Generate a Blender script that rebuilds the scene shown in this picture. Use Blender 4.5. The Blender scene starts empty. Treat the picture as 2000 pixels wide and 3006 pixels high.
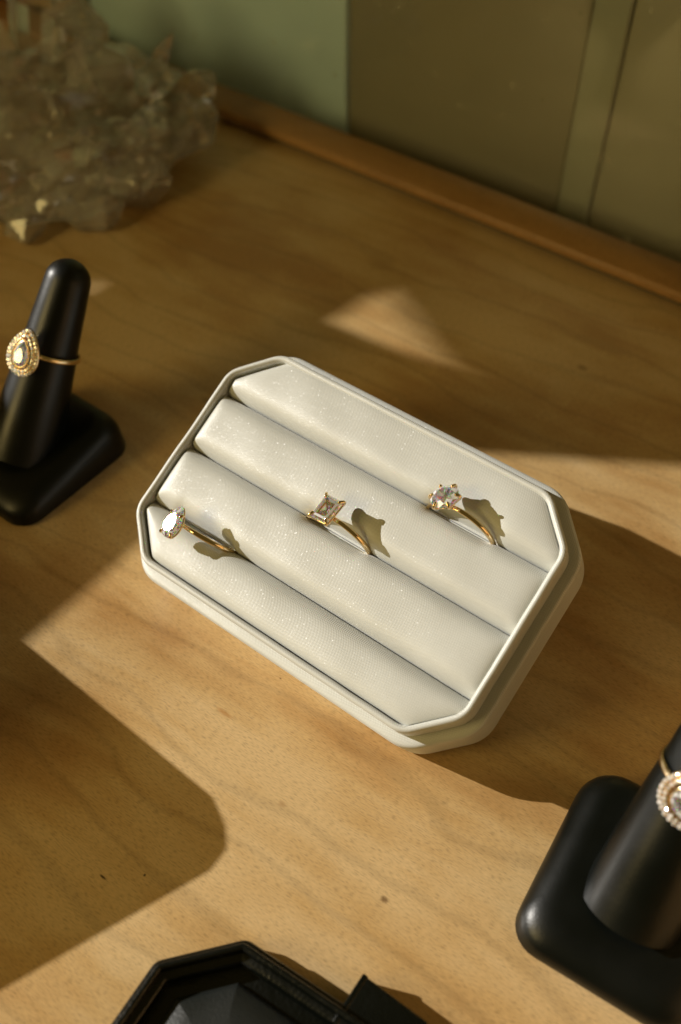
import bpy, bmesh, math, random
import numpy as np
from mathutils import Matrix, Vector
random.seed(7); np.random.seed(7)
MM = 0.001
PI = math.pi
scene = bpy.context.scene
COL = scene.collection

# ------------------------------------------------------------------ camera
cam_d = bpy.data.cameras.new('camera')
cam = bpy.data.objects.new('camera', cam_d); COL.objects.link(cam)
r_ = Vector((0.795351, 0.606149, 0.0)); u_ = Vector((-0.460141, 0.603769, 0.650948)); f_ = Vector((-0.394571, 0.517732, -0.759123))
CAM = Vector((95.969, -100.746, 223.310)) * MM
m = Matrix.Identity(4)
for i in range(3):
    m[i][0] = r_[i]; m[i][1] = u_[i]; m[i][2] = -f_[i]; m[i][3] = CAM[i]
cam.matrix_world = m
cam_d.sensor_fit = 'VERTICAL'; cam_d.sensor_height = 36.0; cam_d.sensor_width = 24.0; cam_d.lens = 35.0
cam_d.clip_start = 0.01; cam_d.clip_end = 50.0
cam_d.dof.use_dof = True; cam_d.dof.focus_distance = 0.243; cam_d.dof.aperture_fstop = 9.0; cam_d.dof.aperture_blades = 9
scene.camera = cam

# ------------------------------------------------------------------ world and lamps
w = bpy.data.worlds.new('World'); scene.world = w; w.use_nodes = True
bg = w.node_tree.nodes['Background']; bg.inputs[0].default_value = (1.0, 0.72, 0.20, 1); bg.inputs[1].default_value = 0.08

SUN = Vector((2.04, 0.87, -1.0)).normalized()          # direction the sunlight travels
def lamp(name, kind, loc, target, energy, color, **kw):
    d = bpy.data.lights.new(name, kind); d.energy = energy; d.color = color
    for k, v in kw.items(): setattr(d, k, v)
    o = bpy.data.objects.new(name, d); COL.objects.link(o)
    o.location = loc; o.rotation_euler = (Vector(target) - Vector(loc)).to_track_quat('-Z', 'Y').to_euler()
    return o
D_SUN = 90.0
sun_t = Vector((0.02, 0.02, 0.02))
lamp('low_sun_lamp', 'SPOT', sun_t - SUN * D_SUN, sun_t, 565000.0, (1.0, 0.95, 0.87), spot_size=math.radians(1.6), spot_blend=0.1, shadow_soft_size=0.40)
lamp('window_lamp', 'AREA', (-0.36, -0.60, 0.38), (-0.02, 0.03, 0.0), 1.95, (1.0, 0.74, 0.27), shape='RECTANGLE', size=0.24, size_y=0.30)

vs = scene.view_settings
scene.display_settings.display_device = 'sRGB'
vs.view_transform = 'Standard'; vs.look = 'None'; vs.exposure = 0.0; vs.gamma = 1.0; vs.use_curve_mapping = False
cy = scene.cycles
cy.max_bounces = 14; cy.transmission_bounces = 12; cy.glossy_bounces = 8; cy.diffuse_bounces = 5; cy.transparent_max_bounces = 12
cy.sample_clamp_indirect = 6.0; cy.sample_clamp_direct = 0.0; cy.blur_glossy = 0.2
cy.use_denoising = True
try: cy.denoiser = 'OPENIMAGEDENOISE'
except Exception: pass

# ------------------------------------------------------------------ node helpers
class NT:
    def __init__(s, name):
        s.m = bpy.data.materials.new(name); s.m.use_nodes = True; s.t = s.m.node_tree; s.t.nodes.clear()
        s.out = s.t.nodes.new('ShaderNodeOutputMaterial')
    def n(s, typ, props=None, **inp):
        nd = s.t.nodes.new('ShaderNode' + typ)
        for k, v in (props or {}).items(): setattr(nd, k, v)
        for k, v in inp.items():
            key = int(k[1:]) if k[0] == '_' and k[1:].isdigit() else k.replace('_', ' ')
            sock = nd.inputs[key]
            if isinstance(v, bpy.types.NodeSocket): s.t.links.new(v, sock)
            else: sock.default_value = v
        return nd
    def math(s, op, a, b=0.0, c=0.0): return s.n('Math', {'operation': op}, _0=a, _1=b, _2=c).outputs[0]
    def mix(s, fac, a, b, mode='MIX'):
        nd = s.n('MixRGB', {'blend_type': mode}, Fac=fac); 
        for k, v in (('Color1', a), ('Color2', b)):
            if isinstance(v, bpy.types.NodeSocket): s.t.links.new(v, nd.inputs[k])
            else: nd.inputs[k].default_value = (*v, 1)
        return nd.outputs[0]
    def ramp(s, fac, stops):
        nd = s.n('ValToRGB', Fac=fac); cr = nd.color_ramp
        while len(cr.elements) < len(stops): cr.elements.new(0.5)
        for e, (p, c) in zip(cr.elements, stops):
            e.position = p; e.color = (*c, 1) if not isinstance(c, (int, float)) else (c, c, c, 1)
        return nd.outputs[0]
    def obj(s): return s.n('TexCoord').outputs['Object']
    def mapping(s, vec, loc=(0, 0, 0), rot=(0, 0, 0), scale=(1, 1, 1)):
        return s.n('Mapping', Vector=vec, Location=loc, Rotation=rot, Scale=scale).outputs[0]
    def noise(s, vec, scale, detail=2.0, rough=0.5, dist=0.0):
        return s.n('TexNoise', Vector=vec, Scale=scale, Detail=detail, Roughness=rough, Distortion=dist)
    def done(s, sh): s.t.links.new(sh, s.out.inputs[0]); return s.m
    def principled(s, **kw): return s.n('BsdfPrincipled', **kw)

def mat_wood(name, dark, mid, light, rot=0.0, rough=0.42, coat=0.12, figure=0.6, marks=False):
    t = NT(name)
    co = t.mapping(t.obj(), rot=(0, 0, rot))
    warp = t.noise(t.mapping(co, scale=(6, 11, 6)), 1.0, 2.0)
    wv = t.n('VectorMath', {'operation': 'SCALE'}, _0=warp.outputs['Color'], Scale=0.022).outputs[0]
    cw = t.n('VectorMath', {'operation': 'ADD'}, _0=co, _1=wv).outputs[0]
    big = t.noise(t.mapping(cw, scale=(9, 30, 20)), 1.0, 4.0, 0.55).outputs['Fac']
    streak = t.noise(t.mapping(cw, scale=(28, 240, 100)), 1.0, 4.0, 0.6).outputs['Fac']
    fine = t.noise(t.mapping(co, scale=(620, 4000, 900)), 1.0, 1.5, 0.55).outputs['Fac']
    blotch = t.noise(t.mapping(co, loc=(3, 1, 0), scale=(22, 26, 20)), 1.0, 3.0, 0.6).outputs['Fac']
    f1 = t.math('MULTIPLY_ADD', big, 0.60, t.math('MULTIPLY', streak, 0.14))
    f2 = t.math('ADD', f1, t.math('MULTIPLY', blotch, 0.30))
    col = t.ramp(f2, [(0.42, dark), (0.515, mid), (0.60, light)])
    flecks = t.ramp(fine, [(0.30, 0.70), (0.46, 0.98), (0.72, 1.12)])
    col = t.mix(1.0, col, flecks, 'MULTIPLY')
    # cathedral figure: thin curved darker growth lines
    rings = t.n('TexWave', {'wave_type': 'BANDS', 'bands_direction': 'Y', 'wave_profile': 'SIN'}, Vector=t.mapping(cw, scale=(1.0, 2.2, 1)), Scale=9.0, Distortion=9.0, Detail=3.0, Detail_Scale=1.2).outputs['Fac']
    lines = t.ramp(rings, [(0.0, 0.74), (0.08, 1.0), (1.0, 1.0)])
    col = t.mix(0.8 * figure, col, t.mix(1.0, col, lines, 'MULTIPLY'))
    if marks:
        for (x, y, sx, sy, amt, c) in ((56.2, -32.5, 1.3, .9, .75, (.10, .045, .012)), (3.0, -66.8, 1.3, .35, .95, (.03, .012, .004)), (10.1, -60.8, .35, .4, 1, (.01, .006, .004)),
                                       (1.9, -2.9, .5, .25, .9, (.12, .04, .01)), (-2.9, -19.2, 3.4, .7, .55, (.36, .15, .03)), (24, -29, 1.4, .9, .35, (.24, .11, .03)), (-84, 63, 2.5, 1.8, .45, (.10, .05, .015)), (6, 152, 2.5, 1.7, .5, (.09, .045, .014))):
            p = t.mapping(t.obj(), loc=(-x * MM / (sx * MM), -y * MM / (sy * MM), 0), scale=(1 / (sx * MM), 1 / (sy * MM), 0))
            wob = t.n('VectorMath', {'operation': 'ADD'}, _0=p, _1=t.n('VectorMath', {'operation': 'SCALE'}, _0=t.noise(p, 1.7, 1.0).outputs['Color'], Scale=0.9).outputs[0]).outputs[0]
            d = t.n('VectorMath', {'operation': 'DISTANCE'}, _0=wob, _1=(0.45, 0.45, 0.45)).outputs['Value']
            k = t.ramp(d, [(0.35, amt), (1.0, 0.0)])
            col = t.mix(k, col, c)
    bump = t.n('Bump', Strength=0.22, Distance=0.00006, Height=t.math('ADD', fine, t.math('MULTIPLY', streak, 0.8))).outputs[0]
    p = t.principled(Base_Color=col, Roughness=t.ramp(streak, [(0.3, rough - 0.06), (0.7, rough + 0.08)]), Normal=bump, Coat_Weight=coat, Coat_Roughness=0.34)
    p.inputs['Specular IOR Level'].default_value = 0.4
    return t.done(p.outputs[0])

def mat_satin(name):
    t = NT(name); co = t.obj(); P = 0.00050
    s = t.n('SeparateXYZ', Vector=co)
    X = t.math('MULTIPLY', s.outputs[0], 1 / P); Y = t.math('MULTIPLY', t.math('ADD', s.outputs[1], s.outputs[2]), 1 / P)
    sx = t.math('SINE', t.math('MULTIPLY', X, 2 * PI)); sy = t.math('SINE', t.math('MULTIPLY', Y, 2 * PI))
    wv = t.math('MULTIPLY', sx, sy)
    cell = t.n('CombineXYZ', X=t.math('FLOOR', t.math('MULTIPLY', X, 2.0)), Y=t.math('FLOOR', t.math('MULTIPLY', Y, 2.0)))
    wn = t.n('TexWhiteNoise', {'noise_dimensions': '3D'}, Vector=cell.outputs[0])
    rnd = t.n('VectorMath', {'operation': 'SUBTRACT'}, _0=wn.outputs['Color'], _1=(0.5, 0.5, 0.5)).outputs[0]
    tone = t.noise(co, 70.0, 3.0).outputs['Fac']
    slub = t.noise(t.mapping(co, scale=(60, 2600, 2600)), 1.0, 2.0).outputs['Fac']
    col = t.ramp(t.math('MULTIPLY_ADD', wv, 0.30, 0.5), [(0.2, (0.37, 0.378, 0.348)), (0.5, (0.51, 0.518, 0.484)), (0.85, (0.64, 0.652, 0.62))])
    col = t.mix(0.35, col, t.mix(1.0, col, t.ramp(t.math('ADD', tone, t.math('MULTIPLY', slub, 0.4)), [(0.5, (0.86, 0.85, 0.82)), (0.85, (1.06, 1.06, 1.06))]), 'MULTIPLY'))
    bump = t.n('Bump', Strength=0.35, Distance=0.00005, Height=wv).outputs[0]
    g = t.n('NewGeometry').outputs['Normal']
    nn = t.n('VectorMath', {'operation': 'NORMALIZE'}, _0=t.n('VectorMath', {'operation': 'ADD'}, _0=g, _1=t.n('VectorMath', {'operation': 'SCALE'}, _0=rnd, Scale=0.62).outputs[0]).outputs[0]).outputs[0]
    p = t.principled(Base_Color=col, Roughness=0.42, Normal=bump, Sheen_Weight=0.25, Sheen_Roughness=0.35, Coat_Weight=0.085, Coat_Roughness=0.24, Coat_Normal=nn)
    p.inputs['Specular IOR Level'].default_value = 0.75
    return t.done(p.outputs[0])

def mat_gold(name, col=(0.86, 0.67, 0.39), rough=0.085):
    t = NT(name); b = t.n('Bump', Strength=0.06, Distance=0.0001, Height=t.noise(t.obj(), 900.0, 2.0).outputs['Fac']).outputs[0]
    return t.done(t.principled(Base_Color=(*col, 1), Metallic=1.0, Roughness=rough, Normal=b).outputs[0])

def mat_diamond(name, rough=0.0, glint_white=(0.04, 0.20, 0.84)):
    t = NT(name); a = None
    for c, ior in (((1, 0, 0), 2.405), ((0, 1, 0), 2.42), ((0, 0, 1), 2.44)):
        g = t.n('BsdfGlass', Color=(*c, 1), Roughness=rough, IOR=ior).outputs[0]
        a = g if a is None else t.n('AddShader', _0=a, _1=g).outputs[0]
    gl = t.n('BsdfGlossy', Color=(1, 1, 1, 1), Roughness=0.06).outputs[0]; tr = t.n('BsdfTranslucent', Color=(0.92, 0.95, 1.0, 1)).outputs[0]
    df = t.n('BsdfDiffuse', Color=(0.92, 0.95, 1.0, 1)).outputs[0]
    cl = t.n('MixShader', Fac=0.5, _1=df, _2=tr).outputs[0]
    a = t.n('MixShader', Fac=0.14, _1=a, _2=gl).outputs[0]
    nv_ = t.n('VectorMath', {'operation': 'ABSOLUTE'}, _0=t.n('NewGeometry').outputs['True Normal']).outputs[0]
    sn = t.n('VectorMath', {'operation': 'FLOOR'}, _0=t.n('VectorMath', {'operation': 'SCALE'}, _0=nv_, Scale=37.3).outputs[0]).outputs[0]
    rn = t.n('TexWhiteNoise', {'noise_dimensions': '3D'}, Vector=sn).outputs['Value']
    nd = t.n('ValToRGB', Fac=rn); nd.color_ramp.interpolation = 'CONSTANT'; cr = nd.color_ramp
    for pos, v in ((0.0, glint_white[0]), (0.42, glint_white[1]), (0.68, glint_white[2])):
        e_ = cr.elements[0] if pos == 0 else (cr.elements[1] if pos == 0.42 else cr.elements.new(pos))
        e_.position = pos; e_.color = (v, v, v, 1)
    a = t.n('MixShader', Fac=nd.outputs[0], _1=a, _2=cl).outputs[0]  # random facets whitened to stand in for sun glints
    return t.done(a)

def mat_leather(name, rough=0.36, base=(0.0012, 0.0021, 0.0015), scale=2600.0, bumpd=0.00007, spec=0.5, spark=0.0):
    t = NT(name); co = t.obj()
    v = t.n('TexVoronoi', {'feature': 'SMOOTH_F1'}, Vector=co, Scale=scale).outputs['Distance']
    nz = t.noise(co, scale * 0.6, 3.0).outputs['Fac']
    h = t.math('ADD', t.math('MULTIPLY', v, 0.6), t.math('MULTIPLY', nz, 0.6))
    bump = t.n('Bump', Strength=0.35, Distance=bumpd, Height=h).outputs[0]
    rr = t.ramp(t.noise(co, 60.0, 3.0).outputs['Fac'], [(0.3, rough - 0.05), (0.7, rough + 0.07)])
    p = t.principled(Base_Color=(*base, 1), Roughness=rr, Normal=bump)
    p.inputs['Specular IOR Level'].default_value = spec
    return t.done(p.outputs[0])

def mat_quartz(name):
    t = NT(name); co = t.obj()
    n1 = t.noise(co, 45.0, 4.0, 0.6).outputs['Fac']; n2 = t.noise(co, 160.0, 3.0, 0.6).outputs['Fac']
    col = t.ramp(n1, [(0.3, (0.84, 0.78, 0.68)), (0.5, (0.92, 0.89, 0.82)), (0.7, (0.96, 0.95, 0.91))])
    bump = t.n('Bump', Strength=0.1, Distance=0.0003, Height=n2).outputs[0]
    p = t.principled(Base_Color=col, Roughness=0.04, Normal=bump, Transmission_Weight=0.95, IOR=1.52)
    d = t.principled(Base_Color=col, Roughness=0.30, Normal=bump)
    mx = t.n('MixShader', Fac=t.ramp(n1, [(0.38, 0.03), (0.66, 0.20)]), _1=p.outputs[0], _2=d.outputs[0])
    return t.done(mx.outputs[0])

def mat_paint(name, col, rough=0.5, var=0.1):
    t = NT(name); n1 = t.noise(t.obj(), 14.0, 3.0).outputs['Fac']
    lo = tuple(c * (1 - var) for c in col); hi = tuple(min(1, c * (1 + var)) for c in col)
    return t.done(t.principled(Base_Color=t.ramp(n1, [(0.3, lo), (0.7, hi)]), Roughness=rough).outputs[0])

def mat_pane(name):
    t = NT(name)
    fr = 0.035
    dust = t.n('TexVoronoi', {'feature': 'F1'}, Vector=t.obj(), Scale=75.0)
    dot = t.ramp(dust.outputs['Distance'], [(0.0, 0.22), (0.07, 0.14), (0.10, 0.0)])
    clear = t.n('MixShader', Fac=fr, _1=t.n('BsdfTransparent', Color=(0.93, 0.96, 0.93, 1)).outputs[0], _2=t.n('BsdfGlossy', Color=(1, 1, 1, 1), Roughness=0.03).outputs[0]).outputs[0]
    mx = t.n('MixShader', Fac=dot, _1=clear, _2=t.n('BsdfDiffuse', Color=(0.75, 0.72, 0.6, 1)).outputs[0])
    return t.done(mx.outputs[0])

M = {}
M['table'] = mat_wood('maple_veneer', (0.40, 0.225, 0.078), (0.515, 0.335, 0.142), (0.595, 0.42, 0.210), rot=math.radians(-3), rough=0.37, coat=0.12, marks=True)
M['ledge'] = mat_wood('red_brown_wood', (0.17, 0.080, 0.024), (0.25, 0.128, 0.040), (0.32, 0.175, 0.06), rough=0.42, coat=0.1)
M['post'] = mat_wood('dark_brown_wood', (0.16, 0.055, 0.02), (0.22, 0.08, 0.03), (0.27, 0.10, 0.04), rough=0.5, coat=0.05)
M['reflector'] = mat_wood('honey_reflector_wood', (0.44, 0.26, 0.09), (0.52, 0.32, 0.12), (0.58, 0.37, 0.15), rough=0.5, coat=0.0)
M['satin'] = mat_satin('ivory_satin')
M['gold'] = mat_gold('yellow_gold')
M['gold_soft'] = mat_gold('brushed_gold', (0.86, 0.68, 0.42), 0.20)
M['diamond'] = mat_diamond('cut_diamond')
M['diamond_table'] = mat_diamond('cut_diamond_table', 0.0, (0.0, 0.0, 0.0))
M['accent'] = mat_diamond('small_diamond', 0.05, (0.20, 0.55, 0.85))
M['black_pad'] = mat_leather('black_pad_cloth', rough=0.46, base=(0.006, 0.008, 0.007), scale=2200.0, bumpd=0.0002, spec=0.6)
M['black'] = mat_leather('black_leatherette', rough=0.36, spec=0.34)
M['black_grain'] = mat_leather('black_grained_leatherette', rough=0.28, scale=1300.0, bumpd=0.00035, spec=0.5)
M['quartz'] = mat_quartz('milky_quartz')
M['grey_green'] = mat_paint('grey_green_paint', (0.62, 0.77, 0.93), 0.55)
M['olive'] = mat_paint('olive_paint', (0.30, 0.26, 0.21), 0.5)
M['strip'] = mat_paint('pale_olive_paint', (0.40, 0.39, 0.34), 0.5)
M['beige'] = mat_paint('beige_paint', (0.42, 0.38, 0.33), 0.5)
M['gasket_shadow'] = mat_paint('dark_green_gasket_shadow', (0.04, 0.045, 0.03), 0.6)
M['pane'] = mat_pane('clear_pane')
M['white_paint'] = mat_paint('white_frame_paint', (0.62, 0.58, 0.5), 0.5)

# ------------------------------------------------------------------ mesh helpers (millimetres in, metres out)
def mesh_obj(name, verts, faces, mat, parent=None, smooth=40, mtx=None):
    v = np.asarray(verts, float)
    if mtx is not None:
        A = np.array(mtx)[:3, :3]; b = np.array(mtx)[:3, 3]
        v = v @ A.T + b
    me = bpy.data.meshes.new(name); me.from_pydata((v * MM).tolist(), [], faces)
    bm = bmesh.new(); bm.from_mesh(me); bmesh.ops.recalc_face_normals(bm, faces=bm.faces); bm.to_mesh(me); bm.free()
    if smooth:
        me.shade_smooth(); me.set_sharp_from_angle(angle=math.radians(smooth))
    me.materials.append(mat)
    o = bpy.data.objects.new(name, me); COL.objects.link(o)
    if parent: o.parent = parent
    return o
def share(o, parent=None, matrix=None):
    c = o.copy(); COL.objects.link(c)
    if parent: c.parent = parent
    if matrix is not None: c.matrix_local = matrix
    return c
def empty(name, loc=(0, 0, 0), mtx=None):
    o = bpy.data.objects.new(name, None); COL.objects.link(o); o.empty_display_size = 0.005
    if mtx is not None: o.matrix_world = mtx
    else: o.location = Vector(loc) * MM
    return o
def tag(o, label=None, cat=None, group=None, kind=None):
    if label: o['label'] = label
    if cat: o['category'] = cat
    if group: o['group'] = group
    if kind: o['kind'] = kind
    return o
def loft(loops, cap0=True, cap1=True, closed=True):
    n = len(loops[0]); V = [p for l in loops for p in l]; F = []
    for i in range(len(loops) - 1):
        for j in range(n if closed else n - 1):
            k = (j + 1) % n
            F.append((i * n + j, i * n + k, (i + 1) * n + k, (i + 1) * n + j))
    if cap0: F.append(tuple(range(n - 1, -1, -1)))
    if cap1: F.append(tuple(range((len(loops) - 1) * n, len(loops) * n)))
    return V, F
def join(*vf):
    V = []; F = []
    for v, f in vf:
        b = len(V); V += [tuple(p) for p in v]; F += [tuple(i + b for i in q) for q in f]
    return V, F
def fillet(poly, r, seg=5):
    out = []; n = len(poly)
    for i in range(n):
        p0, p, p1 = (np.array(poly[(i + d) % n][:2], float) for d in (-1, 0, 1))
        a = (p0 - p) / np.linalg.norm(p0 - p); b = (p1 - p) / np.linalg.norm(p1 - p)
        ang = math.acos(max(-1, min(1, a @ b))); tl = r / math.tan(ang / 2)
        tl = min(tl, 0.48 * np.linalg.norm(p0 - p), 0.48 * np.linalg.norm(p1 - p)); rr = tl * math.tan(ang / 2)
        c = p + (a + b) / np.linalg.norm(a + b) * rr / math.sin(ang / 2)
        s = p + a * tl - c; e = p + b * tl - c
        a0 = math.atan2(s[1], s[0]); a1 = math.atan2(e[1], e[0]); da = (a1 - a0 + PI) % (2 * PI) - PI
        for k in range(seg + 1):
            t = a0 + da * k / seg; out.append((c[0] + rr * math.cos(t), c[1] + rr * math.sin(t)))
    return out
def octagon(a, b, c, o=0.0):
    a, b, c = a + o, b + o, c + o * 0.586
    return [(a - c, -b), (a, -b + c), (a, b - c), (a - c, b), (-a + c, b), (-a, b - c), (-a, -b + c), (-a + c, -b)]
def octloop(a, b, c, o, z, r=3.0, seg=5):
    P = fillet(octagon(a, b, c, o), max(0.4, r + o), seg); out = []; n = len(P)
    for i in range(n):
        p, q = P[i], P[(i + 1) % n]; out.append((p[0], p[1], z))
        if i % (seg + 1) == seg:
            for k in range(1, 12): out.append((p[0] + (q[0] - p[0]) * k / 12, p[1] + (q[1] - p[1]) * k / 12, z))
    return out
def rectloop(x0, x1, y0, y1, r, z, seg=5): return [(x, y, z) for x, y in fillet([(x0, y0), (x1, y0), (x1, y1), (x0, y1)], r, seg)]
def box(x0, x1, y0, y1, z0, z1, bev=0.0):
    if bev <= 0: return loft([[(x0, y0, z), (x1, y0, z), (x1, y1, z), (x0, y1, z)] for z in (z0, z1)])
    L = []
    for k in range(4):
        t = k / 3 * PI / 2; L.append(rectloop(x0 + bev * (1 - math.sin(t)), x1 - bev * (1 - math.sin(t)), y0 + bev * (1 - math.sin(t)), y1 - bev * (1 - math.sin(t)), bev * (.2 + .8 * math.sin(t)), z0 + bev * (1 - math.cos(t)), 3))
    for k in range(4):
        t = k / 3 * PI / 2; L.append(rectloop(x0 + bev * (1 - math.cos(t)), x1 - bev * (1 - math.cos(t)), y0 + bev * (1 - math.cos(t)), y1 - bev * (1 - math.cos(t)), bev * (.2 + .8 * math.cos(t)), z1 - bev * (1 - math.sin(t)), 3))
    return loft(L)
def sweep(path, radii, seg=10, flat=1.0, up=(0, 0, 1), closed=False, ball=True):
    P = [np.array(p, float) for p in path]; n = len(P); L = []
    if not hasattr(radii, '__len__'): radii = [radii] * n
    prev = None
    for i in range(n):
        if closed: t = P[(i + 1) % n] - P[i - 1]
        else: t = P[min(i + 1, n - 1)] - P[max(i - 1, 0)]
        t = t / np.linalg.norm(t)
        ref = np.array(up, float) if prev is None else prev
        x = ref - t * (ref @ t)
        if np.linalg.norm(x) < 1e-6: x = np.cross(t, (1, 0.3, 0.2))
        x /= np.linalg.norm(x); y = np.cross(t, x); prev = x
        L.append([tuple(P[i] + radii[i] * (math.cos(2 * PI * k / seg) * x * flat + math.sin(2 * PI * k / seg) * y)) for k in range(seg)])
    if closed:
        L.append(L[0]); return loft(L, False, False)
    if ball:
        def capl(c, loop, d, r):
            return [[tuple(np.array(c) + (np.array(q) - c) * math.cos(a) + d * r * math.sin(a)) for q in loop] for a in (0.5, 0.95, 1.35)]
        t1 = (P[-1] - P[-2]); t1 /= np.linalg.norm(t1); t0 = (P[0] - P[1]); t0 /= np.linalg.norm(t0)
        L = capl(P[0], L[0], t0, radii[0])[::-1] + L + capl(P[-1], L[-1], t1, radii[-1])
    return loft(L)
def smooth_path(pts, n=4):
    P = [np.array(p, float) for p in pts]; P = [2 * P[0] - P[1]] + P + [2 * P[-1] - P[-2]]; out = []
    for i in range(1, len(P) - 2):
        for k in range(n):
            t = k / n; a, b, c, d = P[i - 1:i + 3]
            out.append(0.5 * ((2 * b) + (c - a) * t + (2 * a - 5 * b + 4 * c - d) * t * t + (3 * b - a - 3 * c + d) * t ** 3))
    out.append(P[-2]); return out
def frame(origin, x, z):
    """local frame with its z axis along z and its x axis near x (origin in mm)"""
    z = Vector(z).normalized(); x = Vector(x); x = (x - z * x.dot(z)).normalized(); y = z.cross(x)
    m = Matrix.Identity(4)
    for i in range(3): m[i][0], m[i][1], m[i][2], m[i][3] = x[i], y[i], z[i], origin[i]
    return m
def m_scaled(m):
    m = m.copy()
    for i in range(3): m[i][3] *= MM
    return m

# ------------------------------------------------------------------ setting: tabletop, ledge, glass and panels behind
o = mesh_obj('tabletop', *box(-820, 520, -420, 226, -24, 0, 1.5), M['table'], smooth=30); tag(o, 'blond maple tabletop lit by a patch of sunlight', 'tabletop', kind='structure')
def bar(x0, x1, prof):
    return loft([[(x, y, z) for y, z in prof] for x in (x0, x1)])
prof = [(201.0, 2.7), (200.8, 5.4), (201.2, 6.1), (202.0, 6.5), (213.4, 9.3), (214.0, 9.0), (214.0, 2.7)]
o = mesh_obj('window_ledge', *bar(-620, 420, prof), M['ledge'], smooth=50); tag(o, 'red brown wooden ledge along the back of the table', 'ledge', kind='structure')
o = mesh_obj('ledge_shadow', *bar(-620, 420, [(203.6, 0.02), (203.6, 2.68), (213.5, 2.68), (213.5, 0.02)]), M['gasket_shadow'], smooth=0); tag(o, 'dark strip painted as shadow in the gap under the wooden ledge', 'gap', kind='structure')  # dark strip painted as the shadow line below the ledge
o = mesh_obj('glass_pane', *box(-336, 420, 216, 219, 0.2, 320), M['pane'], smooth=0); tag(o, 'clear dusty glass pane standing behind the ledge', 'glass pane')
for (nm, x0, x1, y0, y1, mt, lb) in (  # panel edges taken from image pixels, projected onto a plane behind the pane
        ('wall_panel', -322, -159.4, 238, 246, 'grey_green', 'grey green panel behind the glass next to the crystal'),
        ('wall_panel', -159, -52.4, 240, 248, 'olive', 'dark olive panel behind the glass, widest of the panels'),
        ('panel_strip', -52, -38.1, 239, 250, 'strip', 'pale olive upright strip behind the glass'),
        ('wall_panel', -38, 420, 241, 249, 'beige', 'dull beige panel behind the glass beside the pale strip')):
    o = mesh_obj(nm, *box(x0, x1, y0, y1, -120, 340, 1.0), M[mt], smooth=30); tag(o, lb, 'panel', kind='structure')
post = empty('wooden_post', (-400, 236, 0)); tag(post, 'dark brown wooden post at the corner behind the crystal', 'post')
mesh_obj('upright', *box(-80, 58, -18, 30, -120, 340, 2.0), M['post'], post, smooth=30)
mesh_obj('edge_strip', *box(58.2, 77, -8, 12, -120, 340, 1.5), M['gasket_shadow'], post, smooth=30)

# ------------------------------------------------------------------ the window side, out of frame: sill, jambs, added boards and unseen riser that shape the sunlight
S2 = (2.04, 0.87)
def back(x, y, X0):
    """the point on the upright plane x = X0 that shades table point (x, y)"""
    z = (x - X0) / S2[0]; return (X0, y - z * S2[1], z)
def board(name, X0, pts, parent, th=14, mat='white_paint'):
    a = [back(x, y, X0) for x, y in pts]; b = [(p[0] - th, p[1], p[2]) for p in a]
    return mesh_obj(name, *loft([a, b]), M[mat], parent, smooth=0)
wf = empty('window_frame', (0, 0, 0)); tag(wf, 'painted window frame outside the picture with boards added to shape the sunbeam', 'window frame', kind='structure')
a = back(-58.0, -60, -330); zt = a[2]
mesh_obj('sill', *box(-345, -330, -420, -2, 0.2, zt), M['white_paint'], wf, smooth=0)
L1 = lambda x: 96.4 + 0.62 * x
board('jamb_shade_board', -560, [(-420, L1(-420)), (-158, L1(-158)), (-158, 108.9), (-420, 80)], wf)  # unseen boards cut to the sun patch's edge, around an added opening
board('jamb_shade_board', -560, [(-158, L1(-158)), (-142, L1(-142)), (-142, 70), (-158, 66)], wf)
board('jamb_shade_board', -560, [(-158, 87), (-142, 91), (-142, 110.6), (-158, 108.9)], wf)
board('jamb_shade_board', -560, [(-142, L1(-142)), (-28, L1(-28)), (0, L1(0)), (60, L1(60)), (60, 134), (-18, 123), (-79, 117.5), (-142, 110.6)], wf)
board('jamb_shade_board', -570, [(60.0, L1(60)), (900, L1(900)), (900, 1100), (60, 1100)], wf)  # added board keeping the sun off the back
board('head', -960, [(-18, 122.6), (60.5, 134), (60.5, 1100), (-600, 1100), (-600, 330), (-77, 158)], wf)  # added upper board, shaped to bound the small triangle of sun
up2 = lambda x: 166 - (x + 69) * 0.337
lo2 = lambda x: 111 + (x + 76) * 0.1165
board('jamb_shade_board', -592, [(-600, lo2(-600)), (-138, lo2(-138)), (-138, up2(-138)), (-600, up2(-600))], wf)  # added boards against stray sun, with an opening for a crystal glint
board('jamb_shade_board', -592, [(-138, lo2(-138)), (-121, lo2(-121)), (-121, 156), (-138, 156)], wf)
board('jamb_shade_board', -592, [(-138, 167), (-121, 167), (-121, up2(-121)), (-138, up2(-138))], wf)
board('jamb_shade_board', -592, [(-121, lo2(-121)), (-76, 111), (-69, 166), (-121, up2(-121))], wf)

refl = empty('reflector_board', (250, 60, 0)); tag(refl, 'unseen added honey coloured cabinet side outside the picture that throws warm light back', 'cabinet side', kind='structure')  # added unseen board bouncing warm sunlight onto the ring box
mesh_obj('board', *box(0, 18, -150, 70, 0.2, 190, 1.5), M['reflector'], refl, smooth=30)
caster = empty('shadow_block', (0, 0, 0)); tag(caster, 'unseen added riser standing just outside the frame beside the shadow with a rounded corner', 'caster')
H_R = 38.0
sh = [(-175, -35.3), (-59, -35.5), (10, -37.6), (17.0, -41.0), (21.0, -45.0), (21.2, -51.0), (3.4, -96.3), (-30, -182), (-175, -182)]  # wanted shadow outline; the added block is shaped from it
foot = [(x - S2[0] * H_R, y - S2[1] * H_R) for x, y in sh]
ft = fillet(foot, 2.5, 4)
mesh_obj('block', *loft([[(x, y, 0.2) for x, y in ft], [(x, y, H_R) for x, y in ft]]), M['white_paint'], caster, smooth=30)

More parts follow.
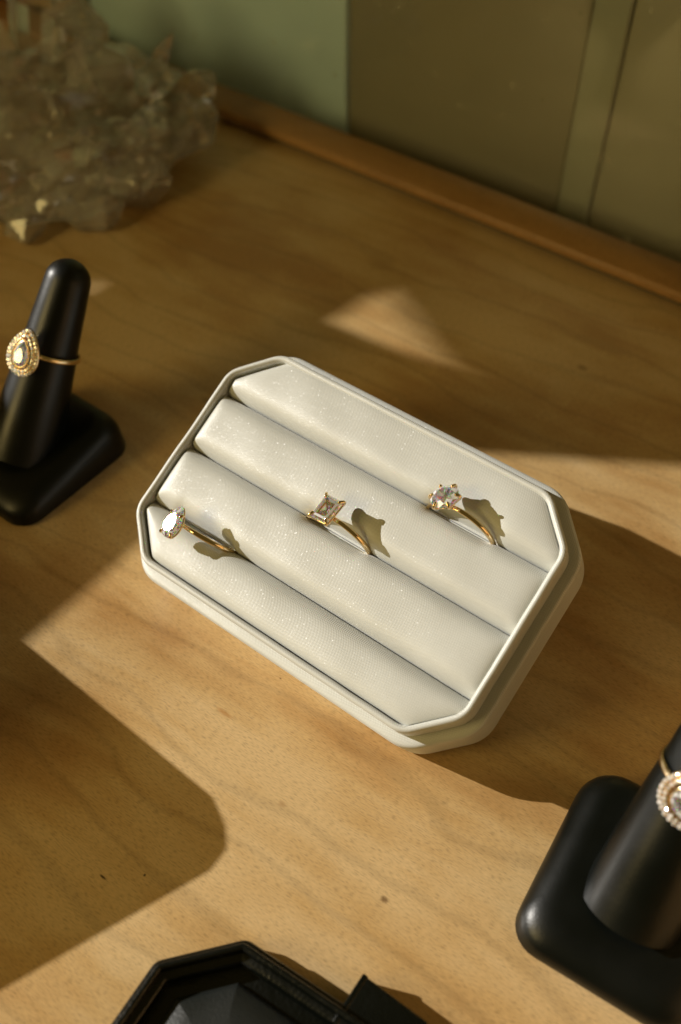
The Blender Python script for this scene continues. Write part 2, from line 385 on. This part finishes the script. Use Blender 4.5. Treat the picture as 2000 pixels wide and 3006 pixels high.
# ------------------------------------------------------------------ ivory ring box, tilted towards the viewer
TILT = math.radians(26.47)
A_, B_, C_ = 52.0, 33.22, 10.87
yv = Vector((0, math.cos(TILT), math.sin(TILT))); nv = Vector((0, -math.sin(TILT), math.cos(TILT)))
O2, D2 = 2.95, 20.12
org = -(yv * (-(B_ + O2)) + nv * (-D2))
BOX = Matrix.Identity(4)
for i in range(3):
    BOX[i][0] = (1, 0, 0)[i]; BOX[i][1] = yv[i]; BOX[i][2] = nv[i]; BOX[i][3] = (org[i] + (0, 0, 0.05)[i]) * MM
rb = empty('ring_box', mtx=BOX); tag(rb, 'ivory satin octagonal ring box propped at an angle, holding three rings', 'ring box')
def ol(o, z, r=7.0): return octloop(A_, B_, C_, o, z, r, 6)
# body: ledge with a rounded edge, outer wall, bottom
L = [ol(-1.4, -6.3), ol(0.35, -6.3), ol(1.3, -6.15), ol(1.9, -6.25)]
for k in range(1, 6):
    t = k / 5 * PI / 2; L.append(ol(1.9 + 0.95 * math.sin(t), -7.2 + 0.95 * math.cos(t)))
L += [ol(2.9, -9.0), ol(2.95, -13.0), ol(2.98, -18.6)]
for k in range(1, 5):
    t = k / 4 * PI / 2; L.append(ol(2.95 - 0.9 * (1 - math.cos(t)), -19.2 - 0.9 * math.sin(t)))
mesh_obj('body', *loft(L, False, True), M['satin'], rb, smooth=55)
# rim: rolled lip standing above the ledge
L = [ol(-1.85, -9.0), ol(-1.82, -1.2)]
for k in range(0, 9):
    t = PI - k / 8 * PI; L.append(ol(-0.9 + 0.90 * math.cos(t), -0.95 + 0.95 * math.sin(t)))
L += [ol(0.0, -2.2), ol(0.05, -4.5), ol(0.0, -6.28)]
rimV, rimF = loft(L, False, False)
from mathutils import noise as mn
rimV = [(x + 0.10 * mn.noise(Vector((x, y, z)) * 0.16), y + 0.10 * mn.noise(Vector((x + 40, y, z)) * 0.16), z + (0.22 * mn.noise(Vector((x, y + 70, 0)) * 0.07) if z > -4 else 0)) for x, y, z in rimV]
mesh_obj('rim', rimV, rimF, M['satin'], rb, smooth=60)
mesh_obj('tray_floor', *loft([ol(-2.4, -9.4), ol(-2.4, -8.6)]), M['satin'], rb, smooth=30)
# support block added under the body: it props the box up (never in sight)
inv = BOX.inverted()
def w2l(x, y, z): return tuple(((inv @ (Vector((x, y, z)) * MM)) / MM))
sup = []
for x in (-36, 30):
    sup += [w2l(x, 36, 0.3), w2l(x, 50, 0.3), w2l(x, 50, 24.4), w2l(x, 36, 17.4)]
mesh_obj('prop_block', sup, [(0, 1, 2, 3), (7, 6, 5, 4), (0, 4, 5, 1), (1, 5, 6, 2), (2, 6, 7, 3), (3, 7, 4, 0)], M['satin'], rb, smooth=0)

# four padded rolls
def gprof(t, r, e=2.3): 
    u = np.clip(t / r, 0, 1); return (1 - (1 - u) ** e) ** (1 / e)
YS = [33.22 - 1.55, 16.8, -0.55, -18.05, -33.22 + 1.95]
SLOT = [(25.2, 9.4), (-0.4, 9.6), (-32.2, 9.6)]      # where the bands part the rolls: centre, half length
def make_roll(i):
    y1, y0 = YS[i], YS[i + 1]; gap = 0.10
    ny, nx = 46, 170
    tt = np.linspace(0, 1, ny); ty = 0.5 - 0.5 * np.cos(PI * tt); ys = y0 + gap + (y1 - y0 - 2 * gap) * ty
    sx = np.linspace(0, 1, nx); sx = 0.5 - 0.5 * np.cos(PI * (0.5 * sx + 0.5 * (0.5 - 0.5 * np.cos(PI * sx)) ) ) 
    aL, aR, bb, cc = 49.8, 50.25, 31.9, 10.6
    V = []
    rng = np.random.RandomState(i + 3); ph = rng.rand(6) * 6
    rows = []
    for y in ys:
        ex = max(0, abs(y) - (bb - cc))
        xl = -aL + ex; xr = aR - ex
        x = xl + (xr - xl) * sx
        dl = np.minimum((x + aL), (x + aL - ex) * 0.707 + (0.0 if ex > 0 else 99)); dr = np.minimum(aR - x, (aR - x - ex) * 0.707 + (0.0 if ex > 0 else 99))
        # distance from the chamfer line also counts below the chamfer's start
        dcl = ((x + aL) - (abs(y) - (bb - cc))) * 0.707; dcr = ((aR - x) - (abs(y) - (bb - cc))) * 0.707
        dl = np.maximum(0, np.minimum(x + aL, dcl)); dr = np.maximum(0, np.minimum(aR - x, dcr))
        def part(k):
            if not 0 <= k < 3: return np.zeros_like(x)
            c0, hw = SLOT[k]; return 0.75 / (1 + np.exp((np.abs(x - c0) - hw) * 1.6))
        ty_lo = np.maximum(0, y - y0 - part(i)); ty_hi = np.maximum(0, y1 - y - part(i - 1))
        half = (YS[1] - YS[2]) / 2
        glo = gprof(ty_lo + 0 * x, half); ghi = gprof(ty_hi + 0 * x, half)
        if i == 0: ghi = 0.80 + 0.20 * gprof((ty_hi + 0 * x), 7.0, 1.6)
        if i == 3: glo = 0.45 + 0.55 * gprof((ty_lo + 0 * x), half)
        gl = 0.36 + 0.64 * gprof(dl, 4.6, 2.2); gr = 0.70 + 0.30 * gprof(dr, 9.0, 1.7)
        eps = 0.02; k = 9.0
        h = ((glo + eps) ** -k + (ghi + eps) ** -k + (gl + eps) ** -k + (gr + eps) ** -k) ** (-1 / k) * 4 ** (1 / k) * 0.955
        wob = 0.10 * np.sin(x * 0.11 + ph[0]) + 0.05 * np.sin(x * 0.31 + ph[1] + y * 0.2) + 0.05 * np.sin(x * 0.07 + y * 0.35 + ph[2])
        z = -6.4 + 6.6 * np.minimum(h, 1.06) + wob * np.minimum(glo, ghi)
        rows.append([(a, y, c) for a, c in zip(x, z)])
    # skirt going down
    loops = rows
    V = [p for r in loops for p in r]; F = []
    for a in range(ny - 1):
        for b in range(nx - 1):
            F.append((a * nx + b, a * nx + b + 1, (a + 1) * nx + b + 1, (a + 1) * nx + b))
    per = [b for b in range(nx)] + [a * nx + nx - 1 for a in range(1, ny)] + [(ny - 1) * nx + b for b in range(nx - 2, -1, -1)] + [a * nx for a in range(ny - 2, 0, -1)]
    base = len(V)
    for q in per: V.append((V[q][0], V[q][1], -8.5))
    n = len(per)
    for q in range(n): F.append((per[q], per[(q + 1) % n], base + (q + 1) % n, base + q))
    return mesh_obj('padded_roll', V, F, M['satin'], rb, smooth=75)
for i in range(4): make_roll(i)

# ------------------------------------------------------------------ gems
def clear_table(me, axis=(0, 0, 1)):
    if me.materials[0] is not M['diamond']: return
    me.materials.append(M['diamond_table']); ax = Vector(axis)
    for p in me.polygons:
        if p.normal.dot(ax) > 0.985: p.material_index = 1
def hull(name, pts, mat, parent=None):
    bm = bmesh.new()
    for p in pts: bm.verts.new([c * MM for c in p])
    r = bmesh.ops.convex_hull(bm, input=bm.verts)
    bmesh.ops.delete(bm, geom=list({g for g in r['geom_interior'] + r['geom_unused'] if isinstance(g, bmesh.types.BMVert)}), context='VERTS')
    bmesh.ops.recalc_face_normals(bm, faces=bm.faces)
    bmesh.ops.dissolve_limit(bm, angle_limit=0.01, verts=bm.verts, edges=bm.edges)
    me = bpy.data.meshes.new(name); bm.to_mesh(me); bm.free(); me.materials.append(mat)
    clear_table(me)
    o = bpy.data.objects.new(name, me); COL.objects.link(o)
    if parent: o.parent = parent
    return o
def ringpts(n, r, z, off=0.0): return [(r * math.cos(2 * PI * (k + off) / n), r * math.sin(2 * PI * (k + off) / n), z) for k in range(n)]
def brilliant_pts(r):
    return (ringpts(8, .56 * r, .33 * r) + ringpts(8, .80 * r, .205 * r, .5) + ringpts(16, r, .02 * r) + ringpts(16, r, -.02 * r)
            + ringpts(8, .62 * r, -.345 * r, .5) + ringpts(8, .30 * r, -.625 * r, 0) + [(0, 0, -.86 * r)])
def pear_outline(L, Wd, n):
    """teardrop, tip at +y, length L, width Wd, centred"""
    P = []
    for k in range(n):
        t = 2 * PI * k / n
        x = 0.5 * Wd * math.sin(t) * (math.sin(t / 2) ** 0.62); y = math.cos(t)
        P.append((x * 1.06, 0.5 * L * y))
    return P
def resample(P, n, off=0.0):
    P = np.array(P + [P[0]]); d = np.r_[0, np.cumsum(np.linalg.norm(np.diff(P, axis=0), axis=1))]
    s = (np.arange(n) + off) / n * d[-1]
    return [(np.interp(q, d, P[:, 0]), np.interp(q, d, P[:, 1])) for q in s]
def pear_pts(L, Wd):
    out = pear_outline(L, Wd, 96); c = (0, -0.12 * L); r = Wd / 2; P = []
    def lev(n, s, z, off): return [(c[0] + (x - c[0]) * s, c[1] + (y - c[1]) * s, z) for x, y in resample(out, n, off)]
    P += lev(10, .58, .34 * r, 0) + lev(10, .81, .21 * r, .5) + lev(20, 1, .02 * r, 0) + lev(20, 1, -.03 * r, 0) + lev(10, .64, -.36 * r, .5) + lev(10, .32, -.64 * r, 0) + [(c[0], c[1], -.86 * r)]
    return P
def emerald_vf(hx, hy):
    def lp(s, z, e=None):
        dx, dy = hx * s, hy - hx * (1 - s) * (1.0 if e is None else e); c = 0.24 * hx * s + .05
        return [(dx, -dy + c, z), (dx, dy - c, z), (dx - c, dy, z), (-dx + c, dy, z), (-dx, dy - c, z), (-dx, -dy + c, z), (-dx + c, -dy, z), (dx - c, -dy, z)]
    r = hx
    return loft([lp(.62, .36 * r), lp(.80, .25 * r), lp(.92, .14 * r), lp(1, .03 * r), lp(1, -.05 * r), lp(.80, -.36 * r), lp(.50, -.70 * r), lp(.20, -.95 * r), lp(.03, -1.05 * r)])

# ------------------------------------------------------------------ rings standing in the slots
def ring(label, xs, ys, zs, alpha, beta, head, R0=10.5, hgirdle=2.75, tube=0.55, ytilt=0.0, headtilt=None):
    """stone centre (xs, ys, zs) in box coordinates; alpha leans the head left, beta leans the ring back"""
    up = Vector((-math.sin(alpha), math.cos(alpha) * math.sin(beta), math.cos(alpha) * math.cos(beta)))
    side = Vector((math.cos(alpha), math.sin(alpha) * math.sin(beta), math.sin(alpha) * math.cos(beta)))
    ctr = Vector((xs, ys, zs)) - up * (R0 + hgirdle)
    fm = frame(ctr, side, up)                           # x along the ring, y across it, z to the head
    wm = BOX @ m_scaled(fm)
    e = empty('diamond_ring', mtx=wm); tag(e, label, 'ring')
    # band: slimmer towards the head, slightly flattened
    n = 72; path = []; rad = []
    for k in range(n):
        t = 2 * PI * k / n; path.append(((R0 - tube) * math.sin(t), 0, (R0 - tube) * math.cos(t)))
        rad.append(tube * (0.86 + 0.14 * min(1, abs((t + PI) % (2 * PI) - PI) / 0.8)))
    L = []
    for k in range(n):
        t = 2 * PI * k / n; o_ = np.array((math.sin(t), 0, math.cos(t))); r = rad[k]
        L.append([tuple(np.array(path[k]) + o_ * r * 0.95 * math.cos(2 * PI * j / 14) + np.array((0, 1, 0)) * r * 1.28 * math.sin(2 * PI * j / 14)) for j in range(14)])
    L.append(L[0]); mesh_obj('band', *loft(L, False, False), M['gold'], e, smooth=60)
    head(e, R0, hgirdle, headtilt)
    return e
def prong(e, mtx, base, g, zg, r=0.40, over=0.80, top=0.62, out=1.05):
    gx, gy = g
    pts = [(base * gx, base * gy, 0.0), (0.62 * gx, 0.62 * gy, zg * 0.38), (0.98 * out * gx, 0.98 * out * gy, zg * 0.86), (out * gx, out * gy, zg + 0.28), (over * gx, over * gy, zg + top)]
    pts = smooth_path(pts, 5); n = len(pts)
    rad = [r * (0.85 + 0.30 * (i / (n - 1)) ** 2) for i in range(n)]
    return mesh_obj('prong', *sweep(pts, rad, 9), M['gold'], e, smooth=60, mtx=mtx)
def headframe(R0, tilt):
    m = Matrix.Translation((0, 0, R0 - 0.25))
    if tilt: m = Matrix.Translation((0, 0, R0 + 2.5)) @ Matrix.Rotation(tilt[0], 4, 'Y') @ Matrix.Rotation(tilt[1], 4, 'X') @ Matrix.Translation((0, 0, -2.75))
    return m
def head_emerald(e, R0, hg, tilt):
    m = headframe(R0, tilt); zg = hg + 0.25
    hx, hy = 2.75, 3.55
    g = mesh_obj('emerald_cut_diamond', *emerald_vf(hx, hy), M['diamond'], e, smooth=0, mtx=m @ Matrix.Translation((0, 0, zg)))
    clear_table(g.data, (m.to_3x3() @ Vector((0, 0, 1))))
    for sx in (-1, 1):
        for sy in (-1, 1): prong(e, m, 0.15, (sx * (hx - .12), sy * (hy - .12)), zg, 0.40, 0.80, 0.66)
    lp = fillet([(-hx, -hy), (hx, -hy), (hx, hy), (-hx, hy)], 0.5, 3)
    mesh_obj('gallery_rail', *sweep([(x * .93, y * .93, zg - 0.75) for x, y in lp], 0.27, 8, closed=True), M['gold'], e, smooth=60, mtx=m)
    mesh_obj('gallery_base', *sweep([(x * .52, y * .52, zg - 1.75) for x, y in lp], 0.30, 8, closed=True), M['gold'], e, smooth=60, mtx=m)
def head_round(e, R0, hg, tilt):
    m = headframe(R0, tilt); zg = hg + 0.25; r = 3.55
    g = hull('round_diamond', brilliant_pts(r), M['diamond'], e); g.matrix_local = m_scaled(m @ Matrix.Translation((0, 0, zg)) @ Matrix.Rotation(0.2, 4, 'Z'))
    for k in range(6):
        a = 2 * PI * (k + 0.35) / 6; prong(e, m, 0.15, (r * math.cos(a), r * math.sin(a)), zg, 0.42, 0.86, 0.72, 1.06)
    mesh_obj('gallery_rail', *sweep([(2.35 * math.cos(2 * PI * k / 36), 2.35 * math.sin(2 * PI * k / 36), zg - 1.45) for k in range(36)], 0.28, 8, closed=True), M['gold'], e, smooth=60, mtx=m)
def head_pear(e, R0, hg, tilt):
    m = headframe(R0, tilt); zg = hg + 0.25; Lp, Wp = 8.9, 6.5
    rz = Matrix.Rotation(math.radians(0), 4, 'Z')
    m = m @ rz
    g = hull('pear_diamond', pear_pts(Lp, Wp), M['diamond'], e); g.matrix_local = m_scaled(m @ Matrix.Translation((0, 0, zg)))
    out = pear_outline(Lp, Wp, 96)
    for f in (0.175, 0.40, 0.60, 0.825):
        gx, gy = out[int(f * 96)]; prong(e, m, 0.15, (gx, gy), zg, 0.36, 0.86, 0.55)
    mesh_obj('gallery_rail', *sweep([(x * .93, y * .93 - .1, zg - 0.8) for x, y in resample(out, 40)], 0.26, 8, closed=True), M['gold'], e, smooth=70, mtx=m)
    mesh_obj('gallery_base', *sweep([(x * .55, y * .55 - .2, zg - 1.7) for x, y in resample(out, 40)], 0.28, 8, closed=True), M['gold'], e, smooth=70, mtx=m)
R = math.radians
ring('gold ring with a round diamond held by six claws', 21.1, 18.95, 5.0, R(18), R(15), head_round)
ring('gold ring with an emerald cut diamond in the middle slot', -2.3, 2.1, 6.0, R(8), R(14), head_emerald)
ring('gold ring with a pear shaped diamond, leaning in the lowest slot', -35.9, -20.2, 6.0, R(16), R(-9), head_pear, headtilt=(R(3.04), R(-2.24)))  # head tilted so its table facet mirrors the sun lamp into the camera

# ------------------------------------------------------------------ black finger stands with halo rings
def finger_stand(label, cx, cyy, group, fx=0.0, yaw=0.0):
    e = empty('ring_stand', (cx, cyy, 0.1)); e.rotation_euler = (0, 0, yaw); tag(e, label, 'ring stand', group)
    hx, hy, hb = 19.0, 22.0, 11.0; L = []
    for k in range(5):
        t = k / 4 * PI / 2; q = 1.2 * (1 - math.sin(t)); L.append(rectloop(-hx + q, hx + 2.2 - q, -hy - 2.5 + q, hy - 1.5 - q, 7 - q, 1.2 * (1 - math.cos(t)), 7))
    for k in range(9):
        t = k / 8 * PI / 2; q = 7.0 * (1 - math.cos(t)); L.append(rectloop(-hx + q, hx + 2.2 - q, -hy - 2.5 + q, hy - 1.5 - q, 8.5 - q * .6, hb - 7.0 + 7.0 * math.sin(t), 7))
    L = [[(x, y, z if z < 2 else z * (1 + 0.015 * y)) for x, y, z in l] for l in L]
    mesh_obj('base', *loft(L), M['black'], e, smooth=50)
    a = np.array((0, 0.573, 0.819)); s0 = np.array((0.4 + fx, -6.0, 6.0)); L = []
    xv = np.array((1.0, 0, 0)); yv_ = np.cross(a, xv)
    prof = [(0, 11.2), (6, 10.8), (14, 10.1), (22, 9.4), (30, 8.6), (38, 7.8), (46, 7.2), (54.5, 6.5)]
    for k in range(1, 8):
        t = k / 8 * PI / 2; prof.append((54.5 + 6.4 * math.sin(t), 6.5 * math.cos(t)))
    prof.append((60.95, 0.4))
    for s, r in prof: L.append([tuple(s0 + a * s + r * (math.cos(2 * PI * k / 40) * xv + math.sin(2 * PI * k / 40) * yv_)) for k in range(40)])
    mesh_obj('finger', *loft(L), M['black'], e, smooth=60)
    return e, np.array((cx, cyy, 0.1)) + s0, a
acc = hull('accent_diamond', [(x, y, z) for x, y, z in ringpts(6, .34, .26) + ringpts(8, .56, .05, .5) + ringpts(8, .56, -.05, .5) + [(0, 0, -.42)]], M['accent'])
acc_me = acc.data; bpy.data.objects.remove(acc)
def halo_ring(label, pos, axis, s, gamma, shape, group, band_tilt=0.0, scale=1.0):
    a = Vector(axis); fd = Vector((0, -a[2], a[1])); xd = Vector((1, 0, 0))
    nrm = (fd * math.cos(gamma) - xd * math.sin(gamma)).normalized()
    ctr = Vector(pos) + a * s
    R0 = 9.9
    up = (a + nrm * band_tilt).normalized(); nn = (nrm - up * nrm.dot(up)).normalized()
    fm = frame(ctr + nn * 0.9, up.cross(nn), nn)       # z to the head, y along the finger
    e = empty('halo_ring', mtx=m_scaled(fm)); tag(e, label, 'ring', group)
    n = 64; L = []
    for k in range(n + 1):
        t = 2 * PI * (k % n) / n; o_ = np.array((math.sin(t), 0, math.cos(t)))
        L.append([tuple(o_ * (R0 - .6) + o_ * .58 * math.cos(2 * PI * j / 12) + np.array((0, 1, 0)) * .8 * math.sin(2 * PI * j / 12)) for j in range(12)])
    mesh_obj('band', *loft(L, False, False), M['gold_soft'], e, smooth=60)
    m = Matrix.Translation((0, 0, R0))
    if shape == 'pear':
        Lc, Wc = 7.6, 5.0; out = pear_outline(Lc, Wc, 96)
        g = hull('centre_diamond', pear_pts(Lc, Wc), M['diamond'], e)
        def off(d): 
            P = np.array(out); c = np.array((0, -.5)); q = []
            for i in range(96):
                tn = P[(i + 1) % 96] - P[i - 1]; tn /= np.linalg.norm(tn) + 1e-9; q.append(tuple(P[i] + d * np.array((-tn[1], tn[0])) * (-1 if np.cross(np.append(tn, 0), np.append(P[i] - c, 0))[2] < 0 else 1) * 1.0))
            return q
        def off(d): return [(x * (1 + 2 * d / Wc), (y - .3) * (1 + 2 * d / (Lc - .6)) + .3 + d * .25) for x, y in out]
    else:
        rc = 3.3; out = [(rc * math.sin(2 * PI * k / 96), rc * math.cos(2 * PI * k / 96)) for k in range(96)]
        g = hull('centre_diamond', brilliant_pts(rc), M['diamond'], e)
        def off(d): return [(x * (1 + d / rc), y * (1 + d / rc)) for x, y in out]
    g.matrix_local = m_scaled(m @ Matrix.Translation((0, 0, 3.3)))
    # cup under the stone, inner and outer halo plates
    for nm, d, z, rr in (('bezel', 0.15, 2.9, 0.32), ('gallery_rail', 1.0, 1.0, 0.5), ('halo_plate', 2.35, 1.55, 0.72), ('halo_plate', 1.25, 2.15, 0.62)):
        mesh_obj(nm, *sweep([(x, y, z) for x, y in resample(off(d), 48)], rr, 8, closed=True), M['gold_soft'], e, smooth=70, mtx=m)
    for sg in (-1, 1): mesh_obj('shoulder', *sweep(smooth_path([(sg * 3.6, 0, R0 - 1.2), (sg * 3.4, 0, R0 + .4), (sg * 3.0, 0, R0 + 1.3)], 3), 0.5, 8), M['gold_soft'], e, smooth=60)
    for d, z, cnt in ((2.55, 2.25, 30), (1.45, 2.80, 24)):
        for x, y in resample(off(d), cnt, .5):
            b = bpy.data.objects.new('accent_diamond', acc_me); COL.objects.link(b); b.parent = e
            sc = 1.0 if d > 2 else 0.85
            b.matrix_local = m_scaled(m @ Matrix.Translation((x, y, z))) @ Matrix.Rotation(random.random() * 6, 4, 'Z') @ Matrix.Rotation(random.uniform(-.12, .12), 4, 'X') @ Matrix.Scale(sc, 4)
            bd = None
    return e
G1 = 'black finger ring stands'
e, p, a = finger_stand('black finger shaped ring stand near the crystal cluster, in shade', -108.5, 13.5, G1)
halo_ring('gold ring with pear shaped diamond halo, on the shaded finger stand', p, a, 33.5, R(-14), 'pear', 'halo rings on the finger stands')
e, p, a = finger_stand('black finger shaped ring stand beside the shadow of the ivory box, in sunlight', 98.5, 2.0, G1, 1.0, R(5))
halo_ring('gold ring with round double diamond halo, on the sunlit finger stand', p, a, 36.0, R(1), 'round', 'halo rings on the finger stands', band_tilt=0.12)

# ------------------------------------------------------------------ black octagonal lid in the foreground and the small black block beside it
bm_ = Matrix.Translation((80.5, -88.8, 0.1)) @ Matrix.Rotation(R(5.5), 4, 'Z')
bb = empty('black_ring_box', mtx=m_scaled(bm_)); tag(bb, 'black grained octagonal ring box with a sunken padded centre', 'ring box')
def bl(o, z, r=1.6): return octloop(51, 33, 12.8, o, z, r, 4)
H = 7.0
mesh_obj('body', *loft([bl(1.0, 0), bl(1.6, .6), bl(1.7, 3.4), bl(1.3, 4.2), bl(0.2, 4.5)], True, False), M['black_grain'], bb, smooth=45)
L = [bl(.2, 4.4)]
for k in range(7):
    t = k / 6 * PI; L.append(bl(-.55 + .75 * math.cos(t), H - .75 + .75 * math.sin(t)))
L += [bl(-1.4, H - 2.0), bl(-2.6, H - 2.2), bl(-3.0, H - 2.6), bl(-3.1, H - 5.4), bl(-9, 1.4)]
mesh_obj('rim', *loft(L, False, True), M['black_grain'], bb, smooth=45)
L = [bl(-6.0, 1.6), bl(-6.3, 2.6), bl(-7.4, 3.6), bl(-11.5, 4.5), bl(-14, 4.9), bl(-20, 5.1)]
mesh_obj('padded_centre', *loft(L, False, True), M['black_pad'], bb, smooth=35)
blk = empty('black_block', mtx=m_scaled(Matrix.Translation((70.4, -51.4, 0.1)) @ Matrix.Rotation(R(2), 4, 'Z'))); tag(blk, 'small black block with a worn corner behind the black octagonal box', 'block')
mesh_obj('body', *box(-7.6, 8.2, -8.2, 2.6, 0, 5.2, 0.5), M['black_grain'], blk, smooth=40)
mesh_obj('cover_strip', *box(-7.9, -6.6, -8.4, 2.8, 0.1, 5.3, 0.3), M['black_grain'], blk, smooth=40)

# ------------------------------------------------------------------ quartz cluster
from mathutils import noise as mn
qz = empty('quartz_cluster', (-231, 136, 0)); tag(qz, 'milky quartz crystal cluster standing by the wooden ledge', 'crystal cluster')
bm = bmesh.new(); bmesh.ops.create_icosphere(bm, subdivisions=5, radius=1.0)
for v in bm.verts:
    d = v.co.normalized()
    n1 = mn.noise(d * 1.5 + Vector((3, 1, 2))); n2 = mn.noise(d * 3.6); n3 = mn.noise(d * 11.0); cell = mn.voronoi(d * 3.0)[0][0]
    k = 1 + 0.12 * n1 + 0.10 * n2 + 0.05 * n3 - 0.07 * cell
    x, y, z = d.x * 50 * k, d.y * 60 * k, d.z * 28 * k
    z = max(z + 14, 0.4 + 1.5 * abs(n3)) if z < 2 else z + 14
    v.co = Vector((x, y, z)) * MM
me = bpy.data.meshes.new('rock'); bm.to_mesh(me); bm.free(); me.shade_smooth(); me.set_sharp_from_angle(angle=R(22)); me.materials.append(M['quartz'])
ro = bpy.data.objects.new('rock', me); COL.objects.link(ro); ro.parent = qz
def crystal(base, tip, r):
    b = np.array(base, float); t = np.array(tip, float); ax = t - b; Lh = np.linalg.norm(ax); ax /= Lh
    x = np.cross(ax, (0.3, 0.7, 0.2)); x /= np.linalg.norm(x); y = np.cross(ax, x); L = []
    tw = random.random()
    for q, k in ((0, .95), (0.74, 1.0), (0.985, 0.16)):
        L.append([tuple(b + ax * Lh * q + r * k * (1 + .16 * math.sin(j * 2.4 + tw * 9)) * (math.cos(2 * PI * (j + tw) / 6) * x + math.sin(2 * PI * (j + tw) / 6) * y) + (ax * random.uniform(-.14, .14) * r * 2 if q == .74 else 0)) for j in range(6)])
    return mesh_obj('crystal_point', *loft(L), M['quartz'], qz, smooth=0)
for bpt, tpt, r in (((-6, 14, 14), (-8, 30, 70), 15), ((10, 34, 12), (16, 56, 48), 3.6), ((24, 34, 8), (36, 58, 34), 9), ((-26, -4, 16), (-62, 6, 58), 17), ((28, 20, 8), (50, 44, 26), 11), ((16, -34, 6), (36, -52, 4), 8),
                    ((-2, 6, 16), (28, 20, 54), 16), ((30, -4, 5), (56, 8, 10), 12), ((-30, 20, 16), (-46, 42, 62), 12), ((2, -14, 16), (14, -28, 46), 17), ((-16, -30, 8), (-26, -56, 20), 14), ((30, -20, 4), (54, -26, 6), 10)):
    crystal(bpt, (tpt[0], tpt[1], tpt[2] * 0.80), r)
